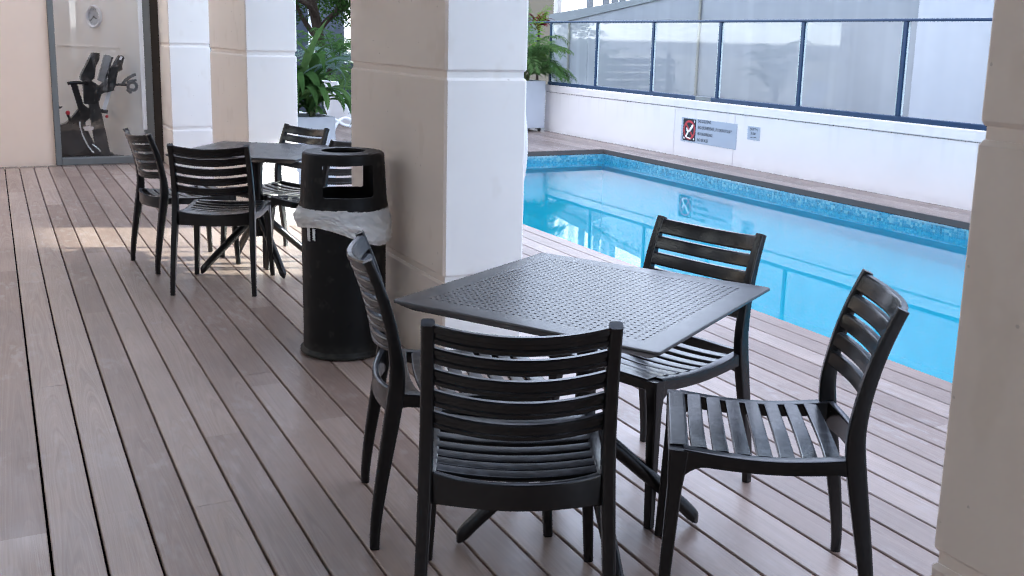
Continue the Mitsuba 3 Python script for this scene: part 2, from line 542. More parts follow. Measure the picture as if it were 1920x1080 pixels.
ceil = struct('ceiling', cat(cbox(0.9, 2.06, -8.0, 12.2, 3.596, 3.9), cbox(-1.2, 0.9, -8.0, 8.3, 3.596, 3.9), cbox(-1.2, 0.9, 11.3, 12.2, 3.596, 3.9),
                             cbox(-3.4, -1.2, 8.3, 12.2, 3.596, 3.9), cbox(-3.4, -1.2, -8.0, -3.0, 3.596, 3.9), cbox(-2.45, -1.2, -3.0, 8.3, 3.596, 3.9)), 'ceiling_paint')  # slots along the left and before the gym shaped to admit fill light
t = thing('side_wall', 'taupe painted wall closing the covered deck on its left side, outside the photo', 'wall')
add('render', cbox(-3.4, -3.2, -8.0, 11.74, -0.3, 3.59), 'taupe_wall', t)
struct('terrace', cbox(-3.2, -2.81, -8.0, 11.73, -0.3, -0.005), 'ground_mat')
t = thing('rear_blocker', 'unseen dark wall added behind the camera to dim back light and reflections', 'wall')  # added unseen, darkens what the gym glass reflects and cuts rear light
add('render', cbox(-3.4, 2.06, -8.2, -8.0, -0.3, 3.59), 'far_grey', t)
t = thing('sky_blocker', 'unseen pale tower added beside the covered deck to cut sky light', 'building')  # invented tower, holds back sky light from the left
add('wall', cbox(-14.0, -5.0, -8.0, 11.9, 3.91, 10.0), 'far_white', t)
for i in range(4):
    for j in range(2):
        add('window', cbox(-4.998, -4.98, 2.0 + j * 4.4, 4.8 + j * 4.4, 4.6 + i * 3.4, 6.4 + i * 3.4), 'far_navy', t)
# gym front
t = thing('gym_wall', 'wall left of the gym window, warm lamp light put into its peach colour', 'wall')
add('render', cbox(-3.2, 0.553, 11.75, 11.93, -0.03, 3.59, 0.004), 'lamp_warm_wall', t)
t = thing('gym_window', 'tall grey framed gym window with the clock and exercise bike behind it', 'window')
fr = add('frame', cat(cbox(0.556, 0.612, 11.70, 11.82, 0.0, 3.58, 0.004), cbox(1.465, 1.56, 11.70, 11.82, 0.0, 3.58, 0.004)), 'alu', t)
add('sill', cbox(0.613, 1.464, 11.695, 11.82, 0.0, 0.072, 0.004), 'alu', t)
add('pane', quad((0.612, 11.76, 0.07), (1.465, 11.76, 0.07), (1.465, 11.76, 3.58), (0.612, 11.76, 3.58)), 'glass_pane', t)
add('pull_handle', cat(cbox(1.435, 1.478, 11.655, 11.672, 0.365, 2.3, 0.003), cbox(1.449, 1.463, 11.672, 11.76, 0.6, 0.62), cbox(1.449, 1.463, 11.672, 11.76, 2.1, 2.12)), 'white_metal', t)
add('jamb', cbox(1.561, 1.648, 11.74, 11.82, 0.0, 3.58), 'dark_brown', t)

# gym interior
d = np.array([-0.525, 0.851, 0.0])
a = np.array([1.61, 11.998, 0.0])
b = a + d * 5.2
nrm = np.array([-0.851, -0.525, 0.0])


def slab(a, b, z0, z1, th):
    n = nrm * -th
    P = [a, b, a + n, b + n]
    return hull([(p[0], p[1], z) for p in P for z in (z0, z1)])


t = thing('gym_room', 'cream painted gym room seen through the window', 'room')
add('wall', slab(a, b, -0.02, 3.1, 0.1), 'gym_paint', t)
add('ceiling', cbox(-2.0, 1.64, 11.95, 13.4, 3.101, 3.2), 'gym_paint', t)  # stops short: an added roof gap lets daylight into the room
add('skirting', slab(a - nrm * -0.012, b - nrm * -0.012, 0.0, 0.07, 0.011), 'gym_paint', t)
add('floor', cbox(-2.0, 1.64, 11.83, 17.0, -0.05, 0.0), 'gym_floor', t)
add('side_wall', cbox(-2.2, -2.0, 11.94, 17.0, -0.02, 3.1), 'gym_paint', t)
add('back_wall', cbox(-2.0, -0.6, 16.4, 16.6, -0.02, 3.1), 'gym_paint', t)
add('wall_panel', slab(a + d * 0.55 - nrm * -0.011, a + d * 2.0 - nrm * -0.011, 1.22, 1.234, 0.01), 'gym_paint', t)

# ------------------------------------------------------------------ clock, television, exercise bike
t = thing('wall_clock', 'round white wall clock behind the gym window', 'clock')
cc = np.array([1.106, 12.815, 1.569])
M = frame(cc, d * -1, (0, 0, 1), nrm)
R = 0.128
prof = [(R * 0.80, 0.012), (R * 0.82, 0.030), (R * 0.92, 0.036), (R, 0.022), (R, 0.001)]
rings = [[(r * math.cos(th), r * math.sin(th), z) for th in np.arange(40) * 2 * PI / 40] for r, z in prof]
rim = loft(rings, cap=False)
rim.invert()
add('rim', moved(rim, M), 'white_metal', t, smooth=40)
add('dial', moved(trimesh.creation.cylinder(R * 0.82, 0.012, sections=40), M @ np.array(trimesh.transformations.translation_matrix((0, 0, 0.008)))), 'clock_face', t)


def hand(ang, L, w):
    h = cbox(-w / 2, w / 2, -0.012, L, 0.0155, 0.0185)
    h.apply_transform(trimesh.transformations.rotation_matrix(-math.radians(ang), (0, 0, 1)))
    return moved(h, M)


add('hand', hand(232, R * 0.62, 0.009), 'ink', t)
add('hand', hand(118, R * 0.40, 0.011), 'ink', t)
nums = []
for h in range(1, 13):
    g = meshkit.text_mesh(str(h), 0.022, 0.001)
    c0 = g.bounds.mean(0)
    th = math.radians(90 - 30 * h)
    g.apply_translation((R * 0.64 * math.cos(th) - c0[0], R * 0.64 * math.sin(th) - c0[1], 0.0145))
    nums.append(moved(g, M))
add('numerals', cat(*nums), 'ink', t)

t = thing('television', 'dark flat television hung at the left edge of the gym window', 'television')
tv = cbox(-0.55, 0.0, -0.03, 0.0, 0.0, 0.62, 0.006)
tv2 = cbox(-0.535, -0.015, -0.032, -0.029, 0.02, 0.605)
mk = trimesh.creation.cylinder(0.012, 0.002, sections=16)
Mtv = frame((0.735, 13.58, 1.327), (0.9, -0.43, 0.10), (0.43, 0.9, 0.0), (-0.058, 0.02, 0.998))
add('body', moved(tv, Mtv), 'machine_black', t)
add('screen', moved(tv2, Mtv), 'screen_navy', t)
mk.apply_transform(trimesh.transformations.rotation_matrix(PI / 2, (1, 0, 0)))
mk.apply_translation((-0.045, -0.033, 0.035))
add('mark', moved(mk, Mtv), 'clock_face', t)
add('bracket', tube([(0.5, 12.98, 1.6), (0.4, 13.3, 1.75), (0.45, 13.85, 1.75)], 0.02, 8), 'machine_black', t)
add('plate', cbox(0.35, 0.55, 13.80, 13.84, 1.6, 1.9), 'machine_black', t)

t = thing('exercise_bike', 'black exercise bike with slanted console behind the gym window', 'exercise bike')
BY = 12.12


def P(x, z, y=0.0):
    return (x, BY + y, z)


def profile(poly, ya, yb, c=0.0):
    """A side outline (x, z) given thickness from ya to yb across the bike."""
    g = Polygon(poly)
    if c:
        g = g.buffer(-c).buffer(c, 4)
    m = trimesh.creation.extrude_polygon(g, yb - ya, engine='earcut')
    return moved(m, frame((0, BY + yb, 0), (1, 0, 0), (0, 0, 1), (0, -1, 0)))


add('base', cat(cbox(0.42, 1.16, BY - 0.05, BY + 0.05, 0.035, 0.075, 0.01), cbox(1.05, 1.13, BY - 0.24, BY + 0.24, 0.0, 0.05, 0.01), cbox(0.44, 0.52, BY - 0.24, BY + 0.24, 0.0, 0.05, 0.01)), 'machine_black', t)
add('shroud', profile([(0.50, 0.07), (0.50, 0.34), (0.70, 0.42), (0.79, 0.52), (0.86, 0.61), (0.94, 0.56), (0.935, 0.47), (0.88, 0.42), (0.90, 0.34), (0.96, 0.20), (0.985, 0.07)], -0.075, 0.075, 0.012), 'machine_black', t)
fw = trimesh.creation.cylinder(0.17, 0.19, sections=40)
fw.apply_transform(trimesh.transformations.rotation_matrix(PI / 2, (1, 0, 0)))
fw.apply_translation(P(0.73, 0.24))
add('flywheel', fw, 'machine_dark', t, smooth=40)
add('main_post', profile([(0.99, 0.04), (1.13, 0.035), (1.10, 0.25), (1.06, 0.50), (1.025, 0.68), (0.935, 0.68), (0.935, 0.52), (0.96, 0.30)], -0.05, 0.05, 0.01), 'machine_dark', t)
add('seat_tube', profile([(0.755, 0.845), (0.825, 0.835), (0.845, 0.74), (0.875, 0.62), (0.94, 0.56), (0.90, 0.49), (0.83, 0.50), (0.80, 0.66)], -0.10, -0.045, 0.008), 'machine_black', t)
add('head', profile([(0.885, 0.62), (0.885, 0.90), (0.955, 0.885), (1.05, 0.815), (1.15, 0.89), (1.20, 0.87), (1.20, 0.765), (1.07, 0.735), (1.045, 0.66), (1.0, 0.62)], -0.06, 0.06, 0.008), 'machine_black', t)
add('console', profile([(0.86, 0.875), (0.865, 0.93), (0.995, 1.175), (1.068, 1.172), (1.06, 1.11), (1.02, 1.03), (1.00, 0.90), (0.94, 0.86)], -0.11, 0.09, 0.008), 'machine_black', t)
add('tablet_holder', profile([(1.045, 0.875), (1.10, 0.845), (1.195, 1.12), (1.185, 1.145), (1.13, 1.15)], 0.02, 0.16, 0.006), 'machine_grey', t)
add('tablet', profile([(1.105, 0.845), (1.12, 0.85), (1.215, 1.125), (1.196, 1.13)], 0.01, 0.17), 'machine_black', t)
add('display_arm', profile([(1.13, 0.86), (1.205, 0.79), (1.245, 0.97), (1.295, 0.995), (1.29, 1.03), (1.32, 1.125), (1.30, 1.15), (1.265, 1.145), (1.16, 0.97)], -0.08, 0.08, 0.008), 'machine_black', t)
add('mirror', profile([(1.262, 1.105), (1.285, 1.10), (1.30, 1.135), (1.275, 1.14)], -0.086, -0.081), 'chrome', t)
add('handlebar', cat(tube(catmull([P(0.93, 0.84, -0.05), P(0.82, 0.855, -0.10), P(0.725, 0.845, -0.12)], 10), 0.018, 10), tube([P(1.19, 0.83, -0.03), P(1.34, 0.83, -0.08)], 0.014, 8)), 'machine_black', t, smooth=40)
th = np.linspace(0, 2 * PI, 22)
ringg = [P(1.385 + 0.045 * math.cos(q_), 0.815 + 0.045 * math.sin(q_), -0.10) for q_ in th]
add('grip', cat(tube(catmull([P(1.29, 0.84, -0.09), P(1.34, 0.90, -0.10), P(1.425, 0.945, -0.10)], 10), 0.017, 8), tube(ringg, 0.017, 8, cap=False), tube([P(1.33, 0.78, -0.1), P(1.37, 0.745, -0.12)], 0.018, 8), tube([P(1.33, 0.86, -0.1), P(1.43, 0.885, -0.10)], 0.013, 8)), 'machine_grip', t, smooth=50)
add('stay', bar([P(1.165, 0.77, 0.05), P(1.09, 0.55, 0.05)], 0.05, 0.042, 0.008, (0, 1, 0)), 'white_metal', t)
add('stay_clamp', bar([P(1.045, 0.54, 0.05), P(1.13, 0.525, 0.05)], 0.06, 0.04, 0.008, (0, 1, 0)), 'machine_black', t)
add('crank', cat(tube(catmull([P(0.83, 0.43, -0.09), P(0.835, 0.34, -0.10), P(0.88, 0.20, -0.10), P(0.95, 0.09, -0.10)], 12), 0.010, 8), tube(catmull([P(0.94, 0.18, -0.10), P(0.99, 0.14, -0.10), P(1.02, 0.10, -0.10)], 8), 0.008, 8)), 'chrome', t, smooth=40)
add('pedal', profile([(0.845, 0.38), (0.92, 0.39), (0.965, 0.375), (0.955, 0.345), (0.87, 0.335)], -0.15, -0.08, 0.008), 'chrome', t)
for (x, z, y, r) in ((0.712, 0.53, -0.10, 0.024), (1.115, 0.475, 0.02, 0.018)):
    s = trimesh.creation.icosphere(2, r)
    s.apply_translation(P(x, z, y))
    add('knob', s, 'red_knob', t, smooth=True)
add('knob_stem', tube([P(0.712, 0.51, -0.09), P(0.735, 0.44, -0.06)], 0.014, 8), 'machine_black', t)
add('saddle', cat(bar([P(0.60, 0.35), P(0.585, 0.56)], 0.05, 0.055, 0.012, (0, 1, 0)), hull([P(x, z, y) for x, z, y in ((0.44, 0.60, -0.1), (0.44, 0.60, 0.1), (0.67, 0.59, -0.025), (0.67, 0.59, 0.025), (0.46, 0.56, 0), (0.65, 0.57, 0))])), 'machine_black', t)

# ------------------------------------------------------------------ far pool wall, railing, signs
t = thing('pool_wall', 'low white rendered wall along the far side of the pool', 'wall')
ys = [-4.0, 1.6, 5.6, 9.558, 10.755, 14.24]
for a_, b_ in zip(ys[:-1], ys[1:]):
    add('panel', cbox(WALL_X, WALL_X + 0.2, a_ + 0.0025, b_ - 0.0025, -0.08, 0.612, 0.004), 'white_wall', t)
add('coping', cbox(WALL_X - 0.014, WALL_X + 0.214, -4.0, 14.25, 0.618, 0.726, 0.008), 'white_wall', t)
add('recess', cbox(WALL_X + 0.01, WALL_X + 0.19, -4.0, 14.23, -0.07, 0.62), 'gap_dark', t)

posts = [14.147, 12.774, 11.357, 9.953, 8.542, 7.145, 5.74, 4.34, 2.94, 1.54]
RX = WALL_X + 0.03
t = thing('glass_railing', 'blue framed glass railing on top of the white pool wall', 'railing')
add('top_rail', cbox(RX - 0.03, RX + 0.03, 1.5, 15.2, 1.682, 1.708, 0.006), 'blue_paint', t)
add('bottom_rail', cbox(RX - 0.022, RX + 0.022, 1.5, 14.19, 0.727, 0.777, 0.005), 'blue_paint', t)
add('rail_patch', cbox(RX - 0.0245, RX + 0.02, 10.05, 10.36, 0.730, 0.7795, 0.003), 'alu', t)
for y in posts:
    add('post', cbox(RX - 0.02, RX + 0.02, y - 0.024, y + 0.024, 0.778, 1.681, 0.004), 'blue_paint', t)
for ya, yb in zip(posts[1:], posts[:-1]):
    A, B = ya + 0.045, yb - 0.040
    pn = add('pane', quad((RX + 0.002, A, 0.785), (RX + 0.002, B, 0.785), (RX + 0.002, B, 1.674), (RX + 0.002, A, 1.674)), 'glass_pane', t)
    for e in (A - 0.008, B):
        add('edge', cbox(RX - 0.006, RX + 0.010, e, e + 0.008, 0.785, 1.674), 'glass_edge', pn)


def on_wall(m, y, z, proud):
    """Puts a mesh made in the xy plane (reading along +x) on the pool wall, at height z, starting at y, facing the deck."""
    return moved(m, frame((WALL_X - proud, y, z), (0, -1, 0), (0, 0, 1), (-1, 0, 0)))


def plate(w, h, th, c=0.004):
    g = Polygon(rrect(w, h, c, 4))
    m = trimesh.creation.extrude_polygon(g, th)
    m.apply_translation((w / 2, h / 2, 0))
    return m


def text(s, cap, width=None):
    m = meshkit.text_mesh(s, cap, 0.0012, True)
    m.apply_translation((-m.bounds[0][0], 0, 0))
    if width:
        m.apply_scale((width / m.bounds[1][0], 1, 1))
    return m


t = thing('warning_sign', 'grey pool rules sign reading NO DIVING with a red and black pictogram', 'sign')
SY, SZ = 10.597, 0.195
add('plate', on_wall(plate(1.094, 0.304, 0.004), SY, SZ, 0.001), 'sign_plate', t)
pic = add('pictogram', on_wall(plate(0.262, 0.278, 0.0012, 0.02), SY - 0.040, SZ + 0.015, 0.0052), 'ink', t)
ring = Point(0.131, 0.139).buffer(0.122, 32).difference(Point(0.131, 0.139).buffer(0.094, 32))
slash = LineString([(0.131 - 0.072, 0.139 + 0.072), (0.131 + 0.072, 0.139 - 0.072)]).buffer(0.012, cap_style=2)
add('prohibition_ring', on_wall(trimesh.creation.extrude_polygon(ring.union(slash).buffer(0), 0.0008), SY - 0.040, SZ + 0.015, 0.0065), 'sign_red', pic)
diver = [LineString([(0.070, 0.055), (0.105, 0.110)]).buffer(0.013), LineString([(0.105, 0.112), (0.080, 0.150)]).buffer(0.014), LineString([(0.105, 0.112), (0.112, 0.125)]).buffer(0.014),
         LineString([(0.150, 0.140), (0.196, 0.195)]).buffer(0.017), Point(0.137, 0.128).buffer(0.012), LineString([(0.08, 0.045), (0.165, 0.032)]).buffer(0.007)]
dots = [Point(x, y).buffer(0.012) for x, y in ((0.232, 0.250), (0.030, 0.032), (0.232, 0.030))]
from shapely import union_all
fig = union_all(diver + dots)
add('diver', on_wall(cat(*[trimesh.creation.extrude_polygon(g, 0.0008) for g in fig.geoms]), SY - 0.040, SZ + 0.015, 0.0075), 'sign_white', pic)
for s, z, w in (('NO DIVING', 0.262, 0.255), ('NO BOMBING, ROUGH PLAY', 0.184, 0.66), ('NO RUNNING', 0.106, 0.30), ('NO GLASS', 0.030, 0.22)):
    add('lettering', on_wall(text(s, 0.036, w), SY - 0.345, SZ + z, 0.0052), 'ink', t)
t = thing('depth_sign', 'small square grey sign reading DEPTH 1.0m', 'sign')
SY, SZ = 9.311, 0.341
add('plate', on_wall(plate(0.214, 0.155, 0.004), SY, SZ, 0.001), 'sign_plate', t)
add('lettering', on_wall(text('DEPTH', 0.030, 0.13), SY - 0.042, SZ + 0.108, 0.0052), 'ink', t)
add('lettering', on_wall(text('1.0m', 0.030, 0.088), SY - 0.060, SZ + 0.062, 0.0052), 'ink', t)
add('rule', on_wall(plate(0.11, 0.007, 0.0012, 0.001), SY - 0.05, SZ + 0.026, 0.0052), 'ink', t)

# ------------------------------------------------------------------ ramp wall and buildings beyond
RWX = 10.5


def ztop(y):
    return 1.94 + 0.075 * (18.95 - y)


t = thing('ramp_wall', 'tall streaked grey concrete wall with a sloping top behind the glass railing', 'wall')


def ramp_panel(ya, yb, x, th=0.25, drop=0.0):
    return hull([(xx, y, z) for xx in (x, x + th) for y, z in ((ya, -0.4), (yb, -0.4), (ya, ztop(ya) - drop), (yb, ztop(yb) - drop))])


for ya, yb in ((17.43, 18.95), (13.86, 17.418), (9.372, 13.848)):
    add('panel', ramp_panel(ya, yb, RWX, 0.25, 0.012), 'concrete', t)
add('pale_panel', ramp_panel(-6.0, 9.36, RWX - 0.02, 0.27), 'concrete_pale', t)
add('coping', hull([(xx, y, z) for xx in (RWX - 0.03, RWX + 0.3) for y, z in ((12.9, ztop(12.9) - 0.005), (12.9, ztop(12.9)), (18.99, 1.825 + 0.1103 * (18.017 - 18.99)), (18.99, ztop(18.99)))]), 'flashing', t)
for y in (18.12, 13.84):
    add('pipe', tube([(RWX - 0.035, y, -0.3), (RWX - 0.035, y, min(ztop(y) - 0.02, 1.80 + 0.1103 * (18.017 - y)))], 0.022, 10), 'ochre_pipe', t, smooth=True)
add('backing', ramp_panel(-5.9, 18.9, RWX + 0.1, 0.1, 0.25), 'gap_dark', t)

t = thing('sun_blocker_near', 'unseen pale block added beyond the ramp wall to stop the sun', 'building')  # invented block, keeps the sun out of the near pillar gap
add('wall', cbox(11.2, 14.5, -30.0, 1.2, -0.3, 7.4), 'concrete_pale', t)
for i in range(1):
    for j in range(8):
        add('window', cbox(11.17, 11.198, -28 + j * 3.6, -25.8 + j * 3.6, 3.4 + i * 3.0, 4.9 + i * 3.0), 'far_navy', t)

t = thing('sun_blocker_far', 'unseen pale block added behind the ramp wall to stop the sun farther along', 'building')  # invented block, keeps the sun off the deck past the lit strip
add('wall', cbox(12.5, 16.5, 3.9, 15.5, -0.3, 7.9), 'concrete_pale', t)
for i in range(1):
    for j in range(3):
        add('window', cbox(12.47, 12.498, 5.0 + j * 3.6, 7.2 + j * 3.6, 3.6 + i * 3.0, 5.4 + i * 3.0), 'far_navy', t)

t = thing('sun_slot_blocker', 'unseen concrete slab added between the two pale blocks to cap the sun beam', 'bridge')  # invented slab, leaves a low slot so only the deck strip is sunlit
add('deck', cbox(11.6, 11.9, 1.21, 4.40, 4.50, 7.6), 'concrete_pale', t)

t = thing('white_building', 'bright white building with upright fins behind the sloping wall top', 'building')
add('wall', cbox(19.0, 24.0, 34.4, 40.0, -0.3, 9.0), 'far_white', t)
for x in (19.35, 19.8, 20.25):
    add('fin', cbox(x, x + 0.16, 34.1, 34.41, -0.3, 9.0), 'far_white', t)
for x in (20.62, 21.35, 21.75, 22.1):
    add('window', cbox(x, x + 0.28, 34.37, 34.402, -0.2, 9.0), 'far_navy', t)
t = thing('grey_building', 'dark shaded building behind the potted palm', 'building')
add('wall', cbox(12.4, 18.95, 34.0, 42.0, -0.3, 7.0), 'far_grey', t)
add('window', cbox(13.0, 18.4, 33.96, 34.0, 1.3, 2.2), 'far_navy', t)
t = thing('blue_building', 'dark blue glazed building with a white column behind the potted plants', 'building')
add('wall', cbox(6.0, 12.3, 30.4, 36.0, -0.3, 8.0), 'far_navy', t)
add('column', cbox(9.66, 9.98, 30.0, 30.4, -0.3, 8.0), 'far_white', t)
add('column', cbox(8.55, 8.72, 30.0, 30.4, -0.3, 8.0), 'far_white', t)
add('band', cbox(6.0, 12.3, 30.3, 30.41, 2.6, 2.9), 'far_white', t)
t = thing('slatted_fence', 'dark blue grey fence of horizontal slats behind the potted plants', 'fence')
for i in range(7):
    add('slat', cbox(3.4, 7.7, 17.0, 17.03, 0.12 + i * 0.145, 0.23 + i * 0.145, 0.004), 'slat_dark', t)
for x in (3.5, 5.0, 6.5, 7.6):
    add('post', cbox(x, x + 0.06, 17.031, 17.09, -0.05, 1.2), 'slat_dark', t)


# ------------------------------------------------------------------ chairs
def chair_parts():
    parts = []
    post = catmull([(-0.246, 0.0), (-0.226, 0.20), (-0.190, 0.42), (-0.182, 0.53), (-0.196, 0.63), (-0.222, 0.73), (-0.262, 0.836)], 26)
    zz = post[:, 1]
    hx = np.interp(zz, [0, 0.42, 0.55, 0.84], [0.224, 0.210, 0.208, 0.203])
    dw = np.interp(zz, [0, 0.38, 0.46, 0.6, 0.84], [0.027, 0.046, 0.048, 0.036, 0.028])
    ww = np.interp(zz, [0, 0.42, 0.84], [0.025, 0.033, 0.030])
    for s in (-1, 1):
        Pp = np.stack([s * hx, post[:, 0], zz], 1)
        parts.append(('back_post', bar(Pp, ww, dw, 0.008, (1, 0, 0), 3), 40))
    for s in (-1, 1):
        z = np.linspace(0, 0.452, 10)
        Pp = np.stack([s * np.interp(z, [0, 0.45], [0.226, 0.203]), np.interp(z, [0, 0.45], [0.262, 0.236]), z], 1)
        w = np.interp(z, [0, 0.36, 0.42, 0.452], [0.026, 0.036, 0.042, 0.042])
        parts.append(('leg', bar(Pp, w, np.interp(z, [0, 0.36, 0.43, 0.452], [0.026, 0.036, 0.05, 0.05]), 0.007, (1, 0, 0), 3), 40))
    fr = []
    for s in (-1, 1):
        y = 0.225 - 0.415 * np.array([0, .02, .045, .075, .105, .14, .2, .28, .37, .46, .55, .64, .73, .82, .9, .94, .97, 1.0])
        u = (y - 0.225) / (-0.415)
        zc = 0.437 - 0.018 * np.sin(u * PI) + 0.004 * u
        H = 0.042 - 0.004 * np.sin(u * PI) + 0.035 * np.clip(1 - u / 0.14, 0, 1) ** 2 + 0.02 * np.clip((u - 0.9) / 0.1, 0, 1) ** 2
        Pp = np.stack([s * np.interp(u, [0, 1], [0.205, 0.202]), y, zc - (H - 0.042) / 2], 1)
        top = zc + 0.021
        rr = []
        for (xx, yy, _), h_, tp in zip(Pp, H, top):
            q_ = rrect(0.034, h_, 0.006, 2)
            rr.append([(xx + a_, yy, tp - h_ / 2 + b_) for a_, b_ in q_])
        fr.append(loft(rr))
    x = np.linspace(-0.19, 0.19, 15)
    u = x / 0.19
    fr.append(bar(np.stack([x, 0.236 + 0 * x, 0.439 - 0.004 * (1 - u ** 2)], 1), 0.05, 0.036, 0.008, (0, 1, 0), 3))
    y = -0.192 - 0.034 * (1 - u ** 2)
    fr.append(bar(np.stack([x, y, 0.425 - 0.006 * (1 - u ** 2)], 1), 0.020, 0.066 + 0.012 * np.abs(u) ** 4, 0.006, (0, 1, 0), 2))
    parts.append(('seat_frame', cat(*fr), 40))
    n = 7
    for i in range(n):
        yc = 0.186 - i * 0.0535
        xs = np.linspace(-0.194, 0.194, 13)
        uu = xs / 0.194
        dip = -0.017 * math.sin((0.225 - yc) / 0.415 * PI) + 0.010
        z = 0.443 + dip - 0.014 * (1 - uu ** 2)
        parts.append(('seat_slat', bar(np.stack([xs, yc - 0.012 * (1 - uu ** 2) * i / n, z], 1), 0.040, 0.014, 0.005, (0, 1, 0), 2), 40))
    pos = lambda z: float(np.interp(z, zz, post[:, 0]))
    for i in range(5):
        zc = 0.808 - i * 0.0545
        hgt = 0.048 if i == 0 else 0.041
        xs = np.linspace(-0.198, 0.198, 17)
        uu = xs / 0.198
        rings = []
        tilt = (pos(zc + 0.02) - pos(zc - 0.02)) / 0.04
        for xx, q_ in zip(xs, uu):
            bow = 1 - q_ ** 2
            yc = pos(zc) - 0.046 * bow + 0.004
            zz_ = zc - 0.014 * bow
            h, w = hgt / 2, 0.0110
            sec = [(w * 0.6, h), (w, h * 0.75), (w, -h * 0.75), (w * 0.6, -h), (-w * 0.5, -h), (-w, -h * 0.82), (-w, -h * 0.42), (-w * 0.62, -h * 0.30), (-w * 0.62, h * 0.18), (-w, h * 0.30), (-w, h * 0.80), (-w * 0.5, h)]
            rings.append([(xx, yc + a_ + tilt * b_, zz_ + b_) for a_, b_ in sec])
        parts.append(('back_slat', loft(rings), 35))
    return [(nm, mikit.ply(m, 'mat_black_plastic', smooth=sm)) for nm, m, sm in parts]


CH = chair_parts()
for x, y, rot, label, grp in (
    (1.096, 2.098, -0.443, 'black slatted chair nearest the camera, its back turned to us', 'chairs around the near table'),
    (1.184, 2.696, -1.839, 'black slatted chair at the near table in front of the litter bin', 'chairs around the near table'),
    (1.870, 2.615, 1.842, 'black slatted chair at the near table with its backrest against the pool', 'chairs around the near table'),
    (1.768, 1.944, 0.962, 'black slatted chair seen from the side, next to the nearest beige pillar', 'chairs around the near table'),
    (1.010, 6.498, -1.371, 'black slatted chair at the far table in front of the gym window', 'chairs around the far table'),
    (1.122, 5.816, -0.432, 'black slatted chair at the far table, its back fully turned to us', 'chairs around the far table'),
    (1.590, 6.468, 1.985, 'black slatted chair facing us across the far table, before the white planter', 'chairs around the far table'),
    (1.774, 6.010, 0.555, 'black slatted chair at the far table, mostly hidden behind the litter bin', 'chairs around the far table'),
):
    t = thing('slatted_chair', label, 'chair', grp)
    M = place(x, y, 0.0005, rot)
    for nm, dct in CH:
        add(nm, {**dct, 'to_world': M}, None, t)


# ------------------------------------------------------------------ tables
def table_parts():
    ZT = 0.735
    S = 0.395
    parts = []
    n, p = 32, 0.0206
    half = n * p / 2
    V, F = [], []
    ang = np.arange(8) * PI / 4 + PI / 8
    r, zt_, dz = 0.0041, ZT - 0.0006, 0.008
    for i in range(n):
        for j in range(n):
            cx, cy = -half + (i + 0.5) * p, -half + (j + 0.5) * p
            b = len(V)
            V += [(cx + sx * p / 2, cy + sy * p / 2, zt_) for sx, sy in ((1, 1), (-1, 1), (-1, -1), (1, -1))]
            V += [(cx + r * math.cos(a), cy + r * math.sin(a), zt_) for a in ang]
            V += [(cx + r * math.cos(a), cy + r * math.sin(a), zt_ - dz) for a in ang]
            o = b + 4
            for c_, (h0, h1) in enumerate(((0, 1), (2, 3), (4, 5), (6, 7))):
                F.append((b + c_, o + h1, o + h0))
                F.append((b + c_, b + (c_ + 1) % 4, o + h1))
                F.append((b + (c_ + 1) % 4, o + (h1 + 1) % 8, o + h1))
            for h in range(8):
                F.append((o + h, o + (h + 1) % 8, o + 8 + (h + 1) % 8))
                F.append((o + h, o + 8 + (h + 1) % 8, o + 8 + h))
    parts.append(('perforated_panel', trimesh.Trimesh(V, F, process=False), False, 'table_plastic'))
    rings = []
    for ins, z, c in ((S - half + 0.0008, ZT - 0.003, 0.003), (S - half + 0.0006, ZT - 0.0004, 0.003), (S - half - 0.0015, ZT, 0.003), (0.005, ZT, 0.009), (0.0015, ZT - 0.0012, 0.011), (0.0, ZT - 0.004, 0.012), (0.0005, ZT - 0.0085, 0.012),
                      (0.034, ZT - 0.030, 0.012), (0.064, ZT - 0.030, 0.004), (0.068, ZT - 0.022, 0.004)):
        w = 2 * (S - ins)
        rings.append([(x, y, z) for x, y in rrect(w, w, c, 4)])
    fr = loft(rings, cap=False)
    fr.invert()
    parts.append(('frame', fr, 25, 'table_plastic'))
    parts.append(('underside', cbox(-0.327, 0.327, -0.327, 0.327, ZT - 0.026, ZT - 0.020), False, 'black_plastic'))
    zc = [0.20, 0.26, 0.34, 0.55, 0.64, 0.69, 0.715]
    rc = [0.026, 0.034, 0.031, 0.029, 0.034, 0.055, 0.10]
    parts.append(('column', tube([(0, 0, z) for z in zc], rc, 20), 50, 'black_plastic'))
    for k in range(4):
        a = PI / 4 + k * PI / 2
        R_ = [0.0, 0.03, 0.10, 0.20, 0.30, 0.347, 0.362]
        Z_ = [0.345, 0.322, 0.262, 0.172, 0.082, 0.036, 0.012]
        q_ = catmull(np.stack([R_, Z_], 1), 18)
        q_ = np.vstack([q_, [[0.368, 0.004]]])
        rr = np.interp(q_[:, 0], [0, 0.1, 0.33, 0.352, 0.362, 0.368], [0.024, 0.0235, 0.021, 0.021, 0.012, 0.005])
        parts.append(('leg', tube(np.stack([q_[:, 0] * math.cos(a), q_[:, 0] * math.sin(a), q_[:, 1]], 1), rr, 14), 50, 'black_plastic'))
    return [(nm, mikit.ply(m, 'mat_' + mt, smooth=sm)) for nm, m, sm, mt in parts]


TB = table_parts()
for x, y, rot, label in ((1.470, 2.380, math.radians(30.5), 'square dark grey table with a perforated top, nearest the camera'),
                         (1.412, 6.195, math.radians(54.5), 'square dark grey table beyond the litter bin, in front of the far pillars')):
    t = thing('square_table', label, 'table')
    M = place(x, y, 0.0005, rot)
    for nm, dct in TB:
        add(nm, {**dct, 'to_world': M}, None, t)

# ------------------------------------------------------------------ litter bin and bag
BX, BYY = 1.386, 4.385
FRONT = math.radians(-100)


